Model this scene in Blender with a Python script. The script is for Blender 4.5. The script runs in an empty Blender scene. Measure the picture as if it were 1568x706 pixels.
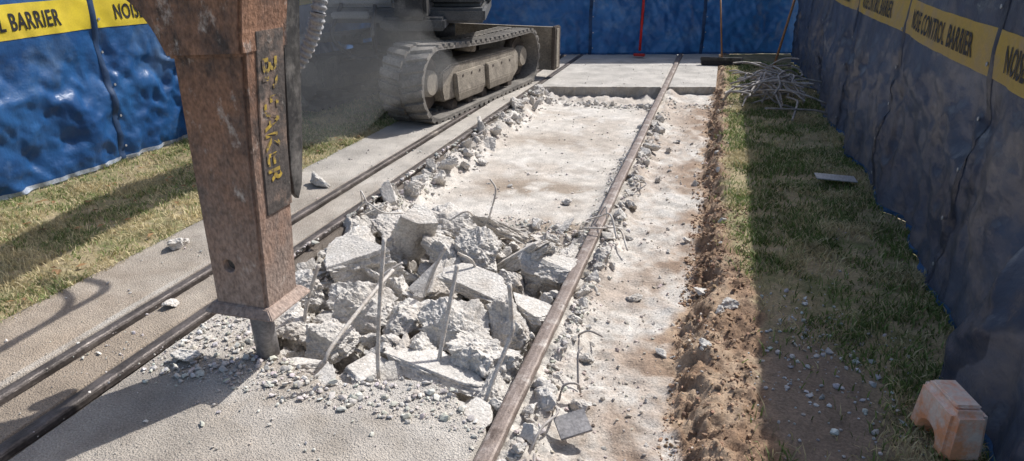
import bpy, bmesh, math, random
import numpy as np
from mathutils import Vector, Matrix, Euler
random.seed(7); rng=np.random.default_rng(7)
scene=bpy.context.scene
COL=scene.collection

# ------------------------------------------------------------------ numpy noise
def _h(i,j,k,seed):
    n=(i.astype(np.int64)*374761393+j.astype(np.int64)*668265263+k.astype(np.int64)*2147483647+seed*974634777)&0xFFFFFFFF
    n=((n^(n>>13))*1274126177)&0xFFFFFFFF
    n=((n^(n>>16))*2246822519)&0xFFFFFFFF
    n=n^(n>>15)
    return (n&0xFFFFFF)/float(0xFFFFFF)
def vn(x,y,z=None,seed=0):
    x=np.asarray(x,float);y=np.asarray(y,float)
    flat=z is None
    if flat: z=np.zeros_like(x)
    x,y,z=np.broadcast_arrays(x,y,z)
    xi=np.floor(x);yi=np.floor(y);zi=np.floor(z)
    u=x-xi;v=y-yi;w=z-zi
    u=u*u*(3-2*u);v=v*v*(3-2*v);w=w*w*(3-2*w)
    r=0
    for a in (0,1):
        for b in (0,1):
            for c in ((0,) if flat else (0,1)):
                r=r+_h(xi+a,yi+b,zi+c,seed)*(u if a else 1-u)*(v if b else 1-v)*(w if c else 1-w)
    return r
def fbm(x,y,z=None,seed=0,oct=4):
    s=0;a=1;t=0;f=1
    for o in range(oct):
        s=s+a*vn(np.asarray(x)*f,np.asarray(y)*f,None if z is None else np.asarray(z)*f,seed+o*17);t+=a;a*=.5;f*=2.03
    return s/t
def sst(a,b,x):
    t=np.clip((x-a)/(b-a),0,1);return t*t*(3-2*t)

# ------------------------------------------------------------------ mesh helpers
def np_mesh(name,V,F,mat=None,col=None,smooth=False,parent=None):
    V=np.ascontiguousarray(V,dtype=np.float32);F=np.ascontiguousarray(F,dtype=np.int32)
    me=bpy.data.meshes.new(name)
    me.vertices.add(len(V));me.vertices.foreach_set("co",V.ravel())
    me.loops.add(F.size);me.loops.foreach_set("vertex_index",F.ravel())
    me.polygons.add(len(F));me.polygons.foreach_set("loop_start",np.arange(0,F.size,F.shape[1],dtype=np.int32))
    me.update(calc_edges=True);me.validate()
    if col is not None:
        ca=me.color_attributes.new("Col",'FLOAT_COLOR','POINT')
        c=np.ones((len(V),4),np.float32);c[:,:3]=col
        ca.data.foreach_set("color",c.ravel())
    me.polygons.foreach_set("use_smooth",np.full(len(me.polygons),smooth))
    ob=bpy.data.objects.new(name,me);COL.objects.link(ob)
    if mat: me.materials.append(mat)
    if parent: ob.parent=parent
    return ob
def grid_faces(nx,ny):
    i,j=np.meshgrid(np.arange(nx-1),np.arange(ny-1),indexing='ij')
    a=(i*ny+j).ravel()
    return np.stack([a,a+ny,a+ny+1,a+1],1)
def empty(name,loc=(0,0,0),rotz=0):
    e=bpy.data.objects.new(name,None);COL.objects.link(e);e.location=loc;e.rotation_euler=(0,0,rotz);e.empty_display_size=.2;return e
def finish(bm,name,mat,parent,smooth=False):
    me=bpy.data.meshes.new(name);bm.normal_update();bm.to_mesh(me);bm.free()
    ob=bpy.data.objects.new(name,me);COL.objects.link(ob)
    if mat: me.materials.append(mat)
    if parent: ob.parent=parent
    if smooth:
        for p in me.polygons:p.use_smooth=True
    return ob
def box(name,size,loc,mat,parent=None,rot=(0,0,0),bevel=.01,seg=2,taper=None):
    bm=bmesh.new();bmesh.ops.create_cube(bm,size=1)
    for v in bm.verts:
        if taper and v.co.z>0: v.co.x*=taper[0];v.co.y*=taper[1]
        v.co=Vector((v.co.x*size[0],v.co.y*size[1],v.co.z*size[2]))
    if bevel: bmesh.ops.bevel(bm,geom=bm.edges[:],offset=bevel,segments=seg,affect='EDGES')
    bm.transform(Matrix.Translation(loc)@Euler(rot).to_matrix().to_4x4())
    return finish(bm,name,mat,parent)
def cyl(name,r,p0,p1,mat,parent=None,r2=None,seg=24,bevel=0):
    p0=Vector(p0);p1=Vector(p1);d=p1-p0
    bm=bmesh.new();bmesh.ops.create_cone(bm,cap_ends=True,segments=seg,radius1=r,radius2=r if r2 is None else r2,depth=d.length)
    if bevel:
        es=[e for e in bm.edges if abs(e.verts[0].co.z-e.verts[1].co.z)<1e-5]
        bmesh.ops.bevel(bm,geom=es,offset=bevel,segments=2,affect='EDGES')
    bm.transform(Matrix.Translation((p0+p1)/2)@d.to_track_quat('Z','Y').to_matrix().to_4x4())
    ob=finish(bm,name,mat,parent)
    for p in ob.data.polygons:
        if len(p.vertices)<=4:p.use_smooth=True
    return ob
def catmull(pts,n=8):
    pts=[Vector(p) for p in pts];P=[pts[0]*2-pts[1]]+pts+[pts[-1]*2-pts[-2]];out=[]
    for i in range(1,len(P)-2):
        for k in range(n):
            t=k/n
            out.append(.5*((2*P[i])+(-P[i-1]+P[i+1])*t+(2*P[i-1]-5*P[i]+4*P[i+1]-P[i+2])*t*t+(-P[i-1]+3*P[i]-3*P[i+1]+P[i+2])*t**3))
    out.append(pts[-1]);return out
def tube_np(path,rad,seg=8,radf=None):
    V=[];n=len(path);up=Vector((.13,.27,.95)).normalized();dist=0
    for i,p in enumerate(path):
        t=(path[min(i+1,n-1)]-path[max(i-1,0)]).normalized()
        a=t.cross(up)
        if a.length<.1:a=t.cross(Vector((1,0,0)))
        a.normalize();b=t.cross(a)
        if i:dist+=(p-path[i-1]).length
        r=rad*(radf(dist,i) if radf else 1)
        for k in range(seg):
            an=2*math.pi*k/seg;V.append(p+(a*math.cos(an)+b*math.sin(an))*r)
    F=[]
    for i in range(n-1):
        for k in range(seg):
            F.append((i*seg+k,i*seg+(k+1)%seg,(i+1)*seg+(k+1)%seg,(i+1)*seg+k))
    for base in (0,(n-1)*seg):
        for k in range(0,seg-2,2): F.append((base,base+k+1,base+k+2,base+(k+3)%seg if k+3<seg else base))
    F=[f for f in F if len(set(f))==4]
    return np.array([tuple(v) for v in V]),np.array(F)
def tubes(name,specs,mat,parent=None,seg=8):
    Vs=[];Fs=[];o=0
    for path,rad,rf in specs:
        V,F=tube_np(path,rad,seg,rf);Vs.append(V);Fs.append(F+o);o+=len(V)
    return np_mesh(name,np.concatenate(Vs),np.concatenate(Fs),mat,smooth=True,parent=parent)
def apply_bool(ob,cutter):
    m=ob.modifiers.new("b",'BOOLEAN');m.object=cutter;m.operation='DIFFERENCE';m.solver='EXACT'
    dg=bpy.context.evaluated_depsgraph_get();dg.update()
    me=bpy.data.meshes.new_from_object(ob.evaluated_get(dg));ob.modifiers.clear();ob.data=me
    bpy.data.objects.remove(cutter)

# ------------------------------------------------------------------ materials
def M(name,c1=None,c2=None,scale=4,rough=.9,bump=.3,bscale=60,attr=False,metal=0,c3=None,s3=2,t3=(.5,.6),fine=.25,stretch=(1,1,1),transl=0,cell=None,bdist=.01,spec=.3,zmix=None,c4=None,s4=2,t4=(.5,.6)):
    m=bpy.data.materials.new(name);m.use_nodes=True;nt=m.node_tree;N=nt.nodes;L=nt.links
    bs=N["Principled BSDF"];bs.inputs["Roughness"].default_value=rough;bs.inputs["Metallic"].default_value=metal
    bs.inputs["Specular IOR Level"].default_value=spec
    tc=N.new("ShaderNodeTexCoord");mp=N.new("ShaderNodeMapping");mp.inputs["Scale"].default_value=stretch
    L.new(tc.outputs["Object"],mp.inputs[0])
    def noise(sc,det=3,ro=.6):
        n=N.new("ShaderNodeTexNoise");n.inputs["Scale"].default_value=sc;n.inputs["Detail"].default_value=det;n.inputs["Roughness"].default_value=ro
        L.new(mp.outputs[0],n.inputs["Vector"]);return n.outputs["Fac"]
    def mix(f,a,b,mode='MIX'):
        x=N.new("ShaderNodeMix");x.data_type='RGBA';x.blend_type=mode
        for s,val in ((x.inputs[0],f),(x.inputs[6],a),(x.inputs[7],b)):
            if hasattr(val,'links') : L.new(val,s)
            elif isinstance(val,(int,float)): s.default_value=val
            else: s.default_value=(*val,1)
        return x.outputs[2]
    def ramp(f,a,b,va=0,vb=1):
        r=N.new("ShaderNodeMapRange");r.inputs[1].default_value=a;r.inputs[2].default_value=b;r.inputs[3].default_value=va;r.inputs[4].default_value=vb
        L.new(f,r.inputs[0]);return r.outputs[0]
    if attr:
        at=N.new("ShaderNodeAttribute");at.attribute_name="Col";c=at.outputs["Color"]
        g=ramp(noise(scale),.3,.7,.8,1.2)
        cm=N.new("ShaderNodeCombineColor");[L.new(g,cm.inputs[i]) for i in range(3)]
        c=mix(1.0,c,cm.outputs[0],'MULTIPLY')
    else:
        c=mix(ramp(noise(scale),.35,.65),c1,c2)
    if c3 is not None: c=mix(ramp(noise(s3,7,.68),t3[0],t3[1]),c,c3)
    if zmix is not None:
        sp=N.new("ShaderNodeSeparateXYZ");L.new(tc.outputs["Object"],sp.inputs[0])
        ad=N.new("ShaderNodeMath");ad.operation='MULTIPLY_ADD';L.new(noise(7,6,.7),ad.inputs[0]);ad.inputs[1].default_value=.9;L.new(sp.outputs[2],ad.inputs[2])
        c=mix(ramp(ad.outputs[0],zmix[0],zmix[1],.85,0),c,zmix[2])
    if c4 is not None: c=mix(ramp(noise(s4,7,.7),t4[0],t4[1]),c,c4)
    if fine:
        g=ramp(noise(bscale*1.3,2),.3,.7,1-fine,1+fine)
        cm=N.new("ShaderNodeCombineColor");[L.new(g,cm.inputs[i]) for i in range(3)]
        c=mix(1.0,c,cm.outputs[0],'MULTIPLY')
    if bump:
        hgt=noise(bscale,4,.65)
        if cell:
            v=N.new("ShaderNodeTexVoronoi");v.inputs["Scale"].default_value=cell;L.new(mp.outputs[0],v.inputs["Vector"])
            f=ramp(v.outputs["Distance"],0,.6,1,0)
            mm=N.new("ShaderNodeMath");mm.operation='MULTIPLY_ADD';L.new(f,mm.inputs[0]);mm.inputs[1].default_value=.5;L.new(hgt,mm.inputs[2]);hgt=mm.outputs[0]
        b=N.new("ShaderNodeBump");b.inputs["Strength"].default_value=bump;b.inputs["Distance"].default_value=bdist
        L.new(hgt,b.inputs["Height"]);L.new(b.outputs[0],bs.inputs["Normal"])
    L.new(c,bs.inputs["Base Color"])
    if transl:
        tr=N.new("ShaderNodeBsdfTranslucent");L.new(c,tr.inputs[0]);ms=N.new("ShaderNodeMixShader");ms.inputs[0].default_value=transl
        L.new(bs.outputs[0],ms.inputs[1]);L.new(tr.outputs[0],ms.inputs[2]);L.new(ms.outputs[0],N["Material Output"].inputs[0])
    return m
m_ground=M("ground_mat",attr=True,scale=9,bump=.7,bscale=70,fine=.25,bdist=.012)
m_slab=M("slab_concrete",attr=True,scale=3,bump=.9,bscale=100,cell=130,fine=.26,bdist=.008)
m_rub=M("broken_concrete",(.54,.505,.46),(.64,.605,.56),scale=5,bump=.8,bscale=60,fine=.25,bdist=.014,c3=(.43,.38,.33),s3=4,t3=(.50,.70),c4=(.70,.67,.63),s4=9,t4=(.55,.7))
m_peb=M("debris_mat",attr=True,scale=20,bump=0,bscale=80,fine=.15)
m_railw=M("worn_rail_steel",(.20,.155,.13),(.27,.22,.195),scale=18,rough=.48,metal=.15,bump=.35,bscale=90,stretch=(1,.8,1),c3=(.44,.40,.36),s3=9,t3=(.52,.68),c4=(.12,.09,.075),s4=13,t4=(.57,.67))
m_raild=M("dark_rail_steel",(.075,.064,.058),(.15,.128,.118),scale=9,rough=.45,metal=.4,bump=.4,bscale=60,stretch=(1,.6,1),c3=(.33,.29,.25),s3=4,t3=(.55,.69))
m_rebar=M("rebar_steel",(.66,.62,.57),(.50,.44,.38),scale=20,rough=.75,bump=.2,bscale=120,metal=.05)
m_scrap=M("scrap_steel",(.42,.39,.37),(.28,.25,.23),scale=20,rough=.7,bump=.2,bscale=120,metal=.1)
m_rust=M("rusty_breaker_steel",(.32,.175,.11),(.22,.125,.085),scale=9,rough=.65,bump=.8,bscale=55,c3=(.075,.058,.052),s3=4.2,t3=(.47,.60),stretch=(1,1,.6),fine=.34,c4=(.50,.44,.39),s4=11,t4=(.58,.70),zmix=(.80,1.6,(.36,.28,.235)))
m_black=M("black_paint",(.035,.035,.037),(.07,.066,.062),scale=6,rough=.5,bump=.15,bscale=40,c3=(.25,.23,.21),s3=4,t3=(.48,.68))
m_liner=M("dusty_dark_liner",(.12,.10,.09),(.06,.055,.052),scale=9,rough=.7,bump=.4,bscale=50,c3=(.30,.21,.16),s3=5,t3=(.46,.60),c4=(.42,.38,.34),s4=9,t4=(.58,.7))
m_steel=M("chisel_steel",(.22,.21,.21),(.34,.32,.31),scale=8,rough=.5,metal=.3,bump=.2,bscale=60)
m_hose=M("hose_guard",(.34,.34,.34),(.42,.41,.40),scale=12,rough=.6,bump=.2)
m_rubber=M("dusty_rubber",(.135,.125,.113),(.235,.215,.19),scale=5,rough=.9,bump=.4,bscale=40,c3=(.33,.30,.265),s3=3,t3=(.52,.70))
m_frame=M("dusty_frame_steel",(.32,.28,.225),(.22,.19,.155),scale=6,rough=.8,bump=.3,bscale=40,c3=(.42,.365,.30),s3=4,t3=(.52,.68))
m_framed=M("brown_frame_steel",(.11,.088,.072),(.07,.057,.048),scale=6,rough=.8,bump=.3,bscale=40,c3=(.25,.21,.17),s3=4,t3=(.54,.70))
m_body=M("body_paint_grey",(.07,.07,.072),(.11,.11,.11),scale=4,rough=.5,bump=.1,c3=(.21,.195,.18),s3=3,t3=(.52,.7))
m_silver=M("pale_panel",(.36,.35,.34),(.26,.255,.25),scale=5,rough=.5,bump=.1)
m_glass=M("cab_glass",(.02,.025,.03),(.03,.035,.04),rough=.1,bump=0,fine=0,spec=.6)
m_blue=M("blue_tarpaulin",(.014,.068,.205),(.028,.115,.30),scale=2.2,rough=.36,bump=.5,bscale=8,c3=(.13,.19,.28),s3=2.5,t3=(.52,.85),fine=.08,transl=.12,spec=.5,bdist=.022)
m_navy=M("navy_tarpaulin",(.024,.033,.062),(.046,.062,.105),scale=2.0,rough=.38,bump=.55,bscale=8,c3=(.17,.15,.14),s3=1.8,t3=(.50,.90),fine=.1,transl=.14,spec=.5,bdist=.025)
m_blue2=M("faded_blue_tarpaulin",(.02,.05,.12),(.05,.09,.18),scale=3,rough=.5,bump=.3,bscale=18,fine=.1,transl=.12)
m_yel=M("yellow_band",(.80,.62,.05),(.72,.54,.06),scale=3,rough=.5,bump=.1,fine=.06,transl=.15)
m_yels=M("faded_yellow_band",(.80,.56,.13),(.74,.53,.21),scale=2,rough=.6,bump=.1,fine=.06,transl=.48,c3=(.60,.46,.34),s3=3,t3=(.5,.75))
m_wyel=M("worn_yellow_paint",(.50,.34,.05),(.36,.26,.07),scale=14,rough=.7,bump=.2,fine=.3,c3=(.14,.11,.09),s3=16,t3=(.48,.56))
m_txt=M("print_black",(.015,.015,.02),(.03,.03,.035),rough=.6,bump=0,fine=0)
m_hem=M("pale_hem",(.30,.34,.42),(.42,.45,.5),rough=.6,bump=.1)
m_hemb=M("blue_hem",(.04,.12,.28),(.07,.16,.33),rough=.6,bump=.1,transl=.2)
m_grass=M("grass_mat",attr=True,scale=3,rough=.7,bump=0,fine=0,transl=.3)
m_orange=M("orange_plastic",(.85,.36,.18),(.80,.42,.25),scale=6,rough=.6,bump=.15,zmix=(.62,.48,(.80,.70,.62)),fine=.08)
m_red=M("red_fibreglass",(.55,.02,.02),(.45,.02,.02),rough=.4,bump=0)
m_wood=M("wood_handle",(.35,.18,.08),(.25,.12,.06),scale=6,rough=.6,bump=.1,stretch=(1,1,.1))
m_metal=M("galvanised",(.45,.46,.48),(.36,.37,.38),scale=8,rough=.4,metal=.4,bump=.1)
m_bristle=M("bristles",(.03,.03,.03),(.06,.05,.05),scale=30,rough=.9,bump=.6)

# ------------------------------------------------------------------ layout functions
XR=-.655
XLi=-2.39;XLo=-2.72
XS=-3.31
edge_pts=np.array([(-2.6,3.3),(-2.32,3.05),(-2.1,2.78),(-1.93,2.42),(-1.72,2.27),(-1.55,2.20),(-1.45,2.13),(-1.3,2.2),(-1.15,2.28),(-1.02,2.30),(-.9,2.24),(-.82,2.12),(-.72,2.06),(-.66,1.98),(-.4,1.9)])
def yfront(x):
    return np.interp(x,edge_pts[:,0],edge_pts[:,1])+.05*(fbm(x*9,x*0+3,seed=4,oct=3)-.5)
def slab_sdf(x,y):
    n=.10*(fbm(x*5,y*5,seed=9,oct=4)-.5)
    left=(-2.33)-x+n*.6
    front=(yfront(x)-y)*.9+n*.5
    front=np.minimum(front,-.70-x)
    return np.maximum(left,front)
def yback(x): return 9.27+(x+2.29)*.29
def gstart(y): return .13+.17*sst(4.6,3.2,y)
def ground_z(x,y):
    n1=fbm(x*1.5,y*1.5,seed=1,oct=4)-.5
    n2=fbm(x*9,y*9,seed=2,oct=4)-.5
    n3=fbm(x*28,y*28,seed=3,oct=3)-.5
    z=np.zeros_like(x)+.015*n1+.012*n2-.004
    zg=z.copy()
    floor=-.165+.02*n1+.012*n2+.004*n3
    pit=sst(4.7,3.9,y)
    floor=floor+pit*(-.06+.24*n2+.06*n3)
    floor=floor+sst(-2.05,-2.3,x)*(.12+.12*n2+.05*n3)+sst(-.86,-.72,x)*(.05+.09*n2)*sst(9,3,y)
    floor=floor+sst(yback(x)-.5,yback(x)-.05,y)*(.03+.12*n2+.03*n3)
    st=-.105+.045*n2+.015*n3+.02*n1+sst(-.42,-.57,x)*(.05+.07*n2+.03*n3)
    w=sst(XR-.01,XR+.01,x)
    z=floor*(1-w)+st*w
    bx=-.02+.14*(fbm(y*2.2,y*0+1,seed=5,oct=4)-.5)
    g0=gstart(y)
    bank=sst(bx,bx+.17,x+.10*n2+.05*n3)
    inb=sst(bx-.02,bx+.06,x)*sst(g0+.12,g0-.02,x)
    z=z*(1-bank)+zg*bank+inb*(.0+.07*n2+.055*n3)
    z=np.where(x<XS+.05,zg-.012,z)
    z=np.where((slab_sdf(x,y)>.02)&(x>XS+.05)&(x<XR),-.30,z)
    z=np.where((y>yback(x)+.03)&(x<.0)&(x>XS+.05),-.3,z)
    return z
def grow(a,b,k,mn):
    out=[a]
    while out[-1]<b: out.append(out[-1]+max(mn,k*abs(out[-1])))
    return np.array(out)
far=np.array([3,6,12,25,50,100,220.])
xs=np.concatenate([-5.3-far[::-1],np.arange(-5.3,-3.4,.04),np.arange(-3.4,-2.4,.03),np.arange(-2.4,-.05,.0135),np.arange(-.05,.5,.010),np.arange(.5,1.7,.025),1.7+far])
ys=np.concatenate([-far[::-1],[0,.4],grow(.7,14.2,.0062,.010),14.4+far])
gx,gy=np.meshgrid(xs,ys,indexing='ij')
gz=ground_z(gx,gy)
gz=np.where((gy>14.2)|(gy<.5)|(gx<-5.2)|(gx>1.6),-.01,gz)
def mixc(a,b,t): return a*(1-t[...,None])+np.array(b)*t[...,None]
n1=fbm(gx*1.7,gy*1.7,seed=21,oct=5);n2=fbm(gx*7,gy*7,seed=22,oct=4);n3=fbm(gx*25,gy*25,seed=23,oct=3)
colr=np.zeros(gx.shape+(3,))+np.array((.54,.50,.45))
colr=mixc(colr,(.44,.385,.33),sst(.44,.68,n1)*.8)
colr=mixc(colr,(.62,.59,.55),sst(.5,.7,n2)*.5)
pt=1.3*np.exp(-(((gx+1.35)/.55)**2+((gy-5.4)/.26)**2))+.9*np.exp(-(((gx+.98)/.25)**2+((gy-4.6)/.4)**2))+.6*np.exp(-(((gx+1.8)/.5)**2+((gy-7.0)/.3)**2))
colr=mixc(colr,(.29,.23,.175),np.clip(pt*1.2*sst(.38,.6,n2*.6+n1*.4),0,.9))
ws=sst(-.6,-.55,gx)
colr=mixc(colr,(.41,.335,.275),ws*sst(.38,.62,n1*.6+n3*.4)*.75)
colr=mixc(colr,(.27,.19,.135),ws*np.exp(-((gx+.12)/.2)**2)*sst(.40,.60,n1)*.95*sst(.33,.5,n2))
bx=-.02+.14*(fbm(gy*2.2,gy*0+1,seed=5,oct=4)-.5)
soil=sst(bx-.05,bx+.02,gx+.14*(n2-.5))
sc=mixc(np.zeros(gx.shape+(3,))+np.array((.27,.175,.112)),(.40,.29,.20),sst(.4,.65,n2)); sc=mixc(sc,(.13,.08,.052),sst(.52,.72,n3)*.75)
colr=colr*(1-soil[...,None])+sc*soil[...,None]
g0=gstart(gy)
gr=sst(g0,g0+.10,gx+.18*(n2-.5))
gc=mixc(np.zeros(gx.shape+(3,))+np.array((.32,.26,.15)),(.19,.185,.085),sst(.4,.65,n2)); gc=mixc(gc,(.42,.33,.22),sst(.5,.7,n3)*.6)
bare=np.clip(np.exp(-(((gx-.52)/.3)**2+((gy-2.6)/.6)**2))*1.5,0,1)
gc=mixc(gc,(.22,.17,.13),bare)
colr=colr*(1-gr[...,None])+gc*gr[...,None]
lf=(gx<XS+.05)
colr=np.where(lf[...,None],gc,colr)
V=np.stack([gx,gy,gz],-1).reshape(-1,3)
np_mesh("ground",V,grid_faces(len(xs),len(ys)),m_ground,colr.reshape(-1,3),smooth=True)

# ------------------------------------------------------------------ concrete slabs
base=np.arange(XS,-.68,.0125)
gro=[]
for xc in (XLi,XLo): gro+= [xc-.052,xc-.047,xc-.0365,xc+.0365,xc+.075,xc+.08]
sx=np.unique(np.concatenate([base,np.array(gro),[XS-.001]]));sy=np.concatenate([[-6,-3,-1,.2],grow(.5,13.6,.0055,.009)])
X,Y=np.meshgrid(sx,sy,indexing='ij')
sd=slab_sdf(X,Y)
q1=fbm(X*1.6,Y*1.6,seed=31,oct=5);q2=fbm(X*8,Y*8,seed=32,oct=4);q3=fbm(X*40,Y*40,seed=33,oct=2)
Z=.003*(q2-.5)+.006*(q1-.5)+.005*(q3-.5)
drop=sst(.012,-.03,sd)
Z=Z-drop*.34*(.8+.4*q2)
for xc in (XLi,XLo):
    g=((X>xc-.050)&(X<xc+.078))
    gdep=np.where(X>xc,-.045+.02*fbm(X*6,Y*3,seed=40),-.03+.025*fbm(X*6,Y*3,seed=41))
    Z=np.where(g&(drop<.5),gdep,Z)
Z=np.where(X<XS+.0005,-.2,Z)
keep=sd>-.05
c=np.zeros(X.shape+(3,))+np.array((.375,.33,.28))
c=mixc(c,(.46,.42,.37),sst(.40,.65,q1))
c=mixc(c,(.27,.23,.19),sst(.5,.75,q2)*.5)
dist=np.sqrt((X+1.4)**2+(Y-2.9)**2)
c=mixc(c,(.57,.54,.50),np.clip(sst(1.5,.5,dist)*sst(.3,.7,q2),0,1)*.7)
c=mixc(c,(.46,.425,.38),sst(4,6,Y)*.8)
brn=((X<-2.80)|((X>-2.66)&(X<-2.44)))*sst(3.4,2.2,Y)
c=mixc(c,(.32,.25,.185),brn*.75)
c=mixc(c,(.54,.505,.46),drop)
for xc in (XLi,XLo):
    g=((X>xc-.050)&(X<xc+.078))*1.
    c=mixc(c,(.11,.088,.072),g*.85)
sf=grid_faces(len(sx),len(sy));kf=keep.ravel();sf=sf[kf[sf].all(1)]
np_mesh("concrete_slab",np.stack([X,Y,Z],-1).reshape(-1,3),sf,m_slab,c.reshape(-1,3),smooth=True)
sx=np.concatenate([[-2.345],np.arange(-2.34,.03,.02),[.035]]);tt=np.concatenate([np.array([-.32,-.24,-.16,-.08,0]),np.linspace(.012,1,100)])
SX,TT=np.meshgrid(sx,tt,indexing='ij');YB=yback(SX)
J=.07*(fbm(SX*7,SX*0,seed=51)-.5)+.05*(fbm(SX*22,TT*20,seed=52)-.5)
YY=np.where(TT<=0,YB+J+.03*(fbm(SX*9,TT*22,seed=55)-.5)*(TT<0),YB+J*(1-TT)+(13.9-YB)*np.clip(TT,0,1)**1.2)
ZZ=np.where(TT<=0,TT*.62,.003*(fbm(SX*4,YY*4,seed=53)-.5))
ZZ[0,:]=-.25;ZZ[-1,:]=-.25
ZZ=np.where((np.abs(SX-XR)<.05)&(TT>=0),-.02,ZZ)
cb=np.where((TT>0)[...,None],np.array((.48,.45,.41)),np.array((.46,.42,.37)))*(.8+.4*fbm(SX*2.5,YY*2.5,seed=54))[...,None]
np_mesh("concrete_pad",np.stack([SX,YY,ZZ],-1).reshape(-1,3),grid_faces(len(sx),len(tt)),m_slab,cb.reshape(-1,3))

# ------------------------------------------------------------------ rails
def rail(name,xc,mat,y0,y1,ztop,hw=.034,amp=.0):
    prof=[(-hw,-.012),(-hw+.004,-.004),(-hw+.012,0),(0,.002),(hw-.012,0),(hw-.004,-.004),(hw,-.012),(hw,-.034),(.011,-.05),(.011,-.115),(.06,-.13),(.06,-.14),(-.06,-.14),(-.06,-.13),(-.011,-.115),(-.011,-.05),(-hw,-.034)]
    yy=np.arange(y0,y1,.03);V=[]
    o=amp*(vn(yy*1.3,yy*0,seed=61)-.5);o2=.005*(fbm(yy*9.,yy*0+1.,seed=62)-.5);o3=.006*(fbm(yy*13.,yy*0+5.,seed=66)-.5)
    for i,y in enumerate(yy):
        for (a,b) in prof: V.append((xc+o[i]+a+(o2[i] if a<0 else o3[i])*(abs(a)>.02),y,ztop+b+o2[i]*.5))
    n=len(prof);F=[]
    for i in range(len(yy)-1):
        for k in range(n): F.append((i*n+k,i*n+(k+1)%n,(i+1)*n+(k+1)%n,(i+1)*n+k))
    return np_mesh(name,np.array(V),np.array(F)[:,::-1],mat)
rail("rail",XR,m_railw,-3,13.7,.016,hw=.036,amp=.006)
rail("rail",XLi,m_raild,-3,13.7,.006,hw=.034)
rail("rail",XLo,m_raild,-3,13.7,.005,hw=.030)

# ------------------------------------------------------------------ rubble
_ico={}
def ico(n):
    if n not in _ico:
        bm=bmesh.new();bmesh.ops.create_icosphere(bm,subdivisions=n,radius=1)
        _ico[n]=(np.array([tuple(v.co) for v in bm.verts]),np.array([[v.index for v in f.verts] for f in bm.faces]));bm.free()
    return _ico[n]
def chunk(size,seed,sub=4,flat=False,rough=.1):
    r=np.random.default_rng(seed);D,F=ico(sub)
    n=r.normal(size=(11 if not flat else 9,3))
    if flat: n[:,2]*=.3
    n/=np.linalg.norm(n,axis=1)[:,None];h=r.uniform(.42,1,len(n))
    if flat:
        n=np.vstack([n,[r.normal()*.05,r.normal()*.05,1],[r.normal()*.3,r.normal()*.3,-1]]);n/=np.linalg.norm(n,axis=1)[:,None];h=np.append(h,[.62,.6])
    o=(seed%97)*3.7
    W=np.stack([fbm(D[:,0]*2+o,D[:,1]*2,D[:,2]*2,seed=seed%40+k*5,oct=3)-.5 for k in range(3)],1)
    if flat: W*=np.where(D[:,2]>.45,.15,1)[:,None]
    Dw=D+W*.55;Dw/=np.linalg.norm(Dw,axis=1)[:,None]
    d=Dw@n.T
    R=np.where(d>.05,h/np.maximum(d,.05),9).min(1);R=np.minimum(R,1.4)
    Q=D*R[:,None]
    nz=fbm(Q[:,0]*2.4+o,Q[:,1]*2.4,Q[:,2]*2.4,seed=seed%50,oct=5)-.5
    nf=fbm(Q[:,0]*8+o,Q[:,1]*8,Q[:,2]*8,seed=seed%50+3,oct=3)-.5
    ridge=np.abs(fbm(Q[:,0]*3.6+o,Q[:,1]*3.6,Q[:,2]*3.6,seed=seed%50+9,oct=4)-.5)
    amp=np.ones(len(D))
    if flat: amp=np.where(Q[:,2]>.50,.14,1)
    P=D*(R*(1+amp*(rough*4.2*nz-rough*3.0*ridge+rough*1.7*nf)))[:,None]
    return P*np.array(size)*.5,F
def place(P,loc,rot):
    m=np.array(Euler(rot).to_matrix());return P@m.T+np.array(loc)
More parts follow.
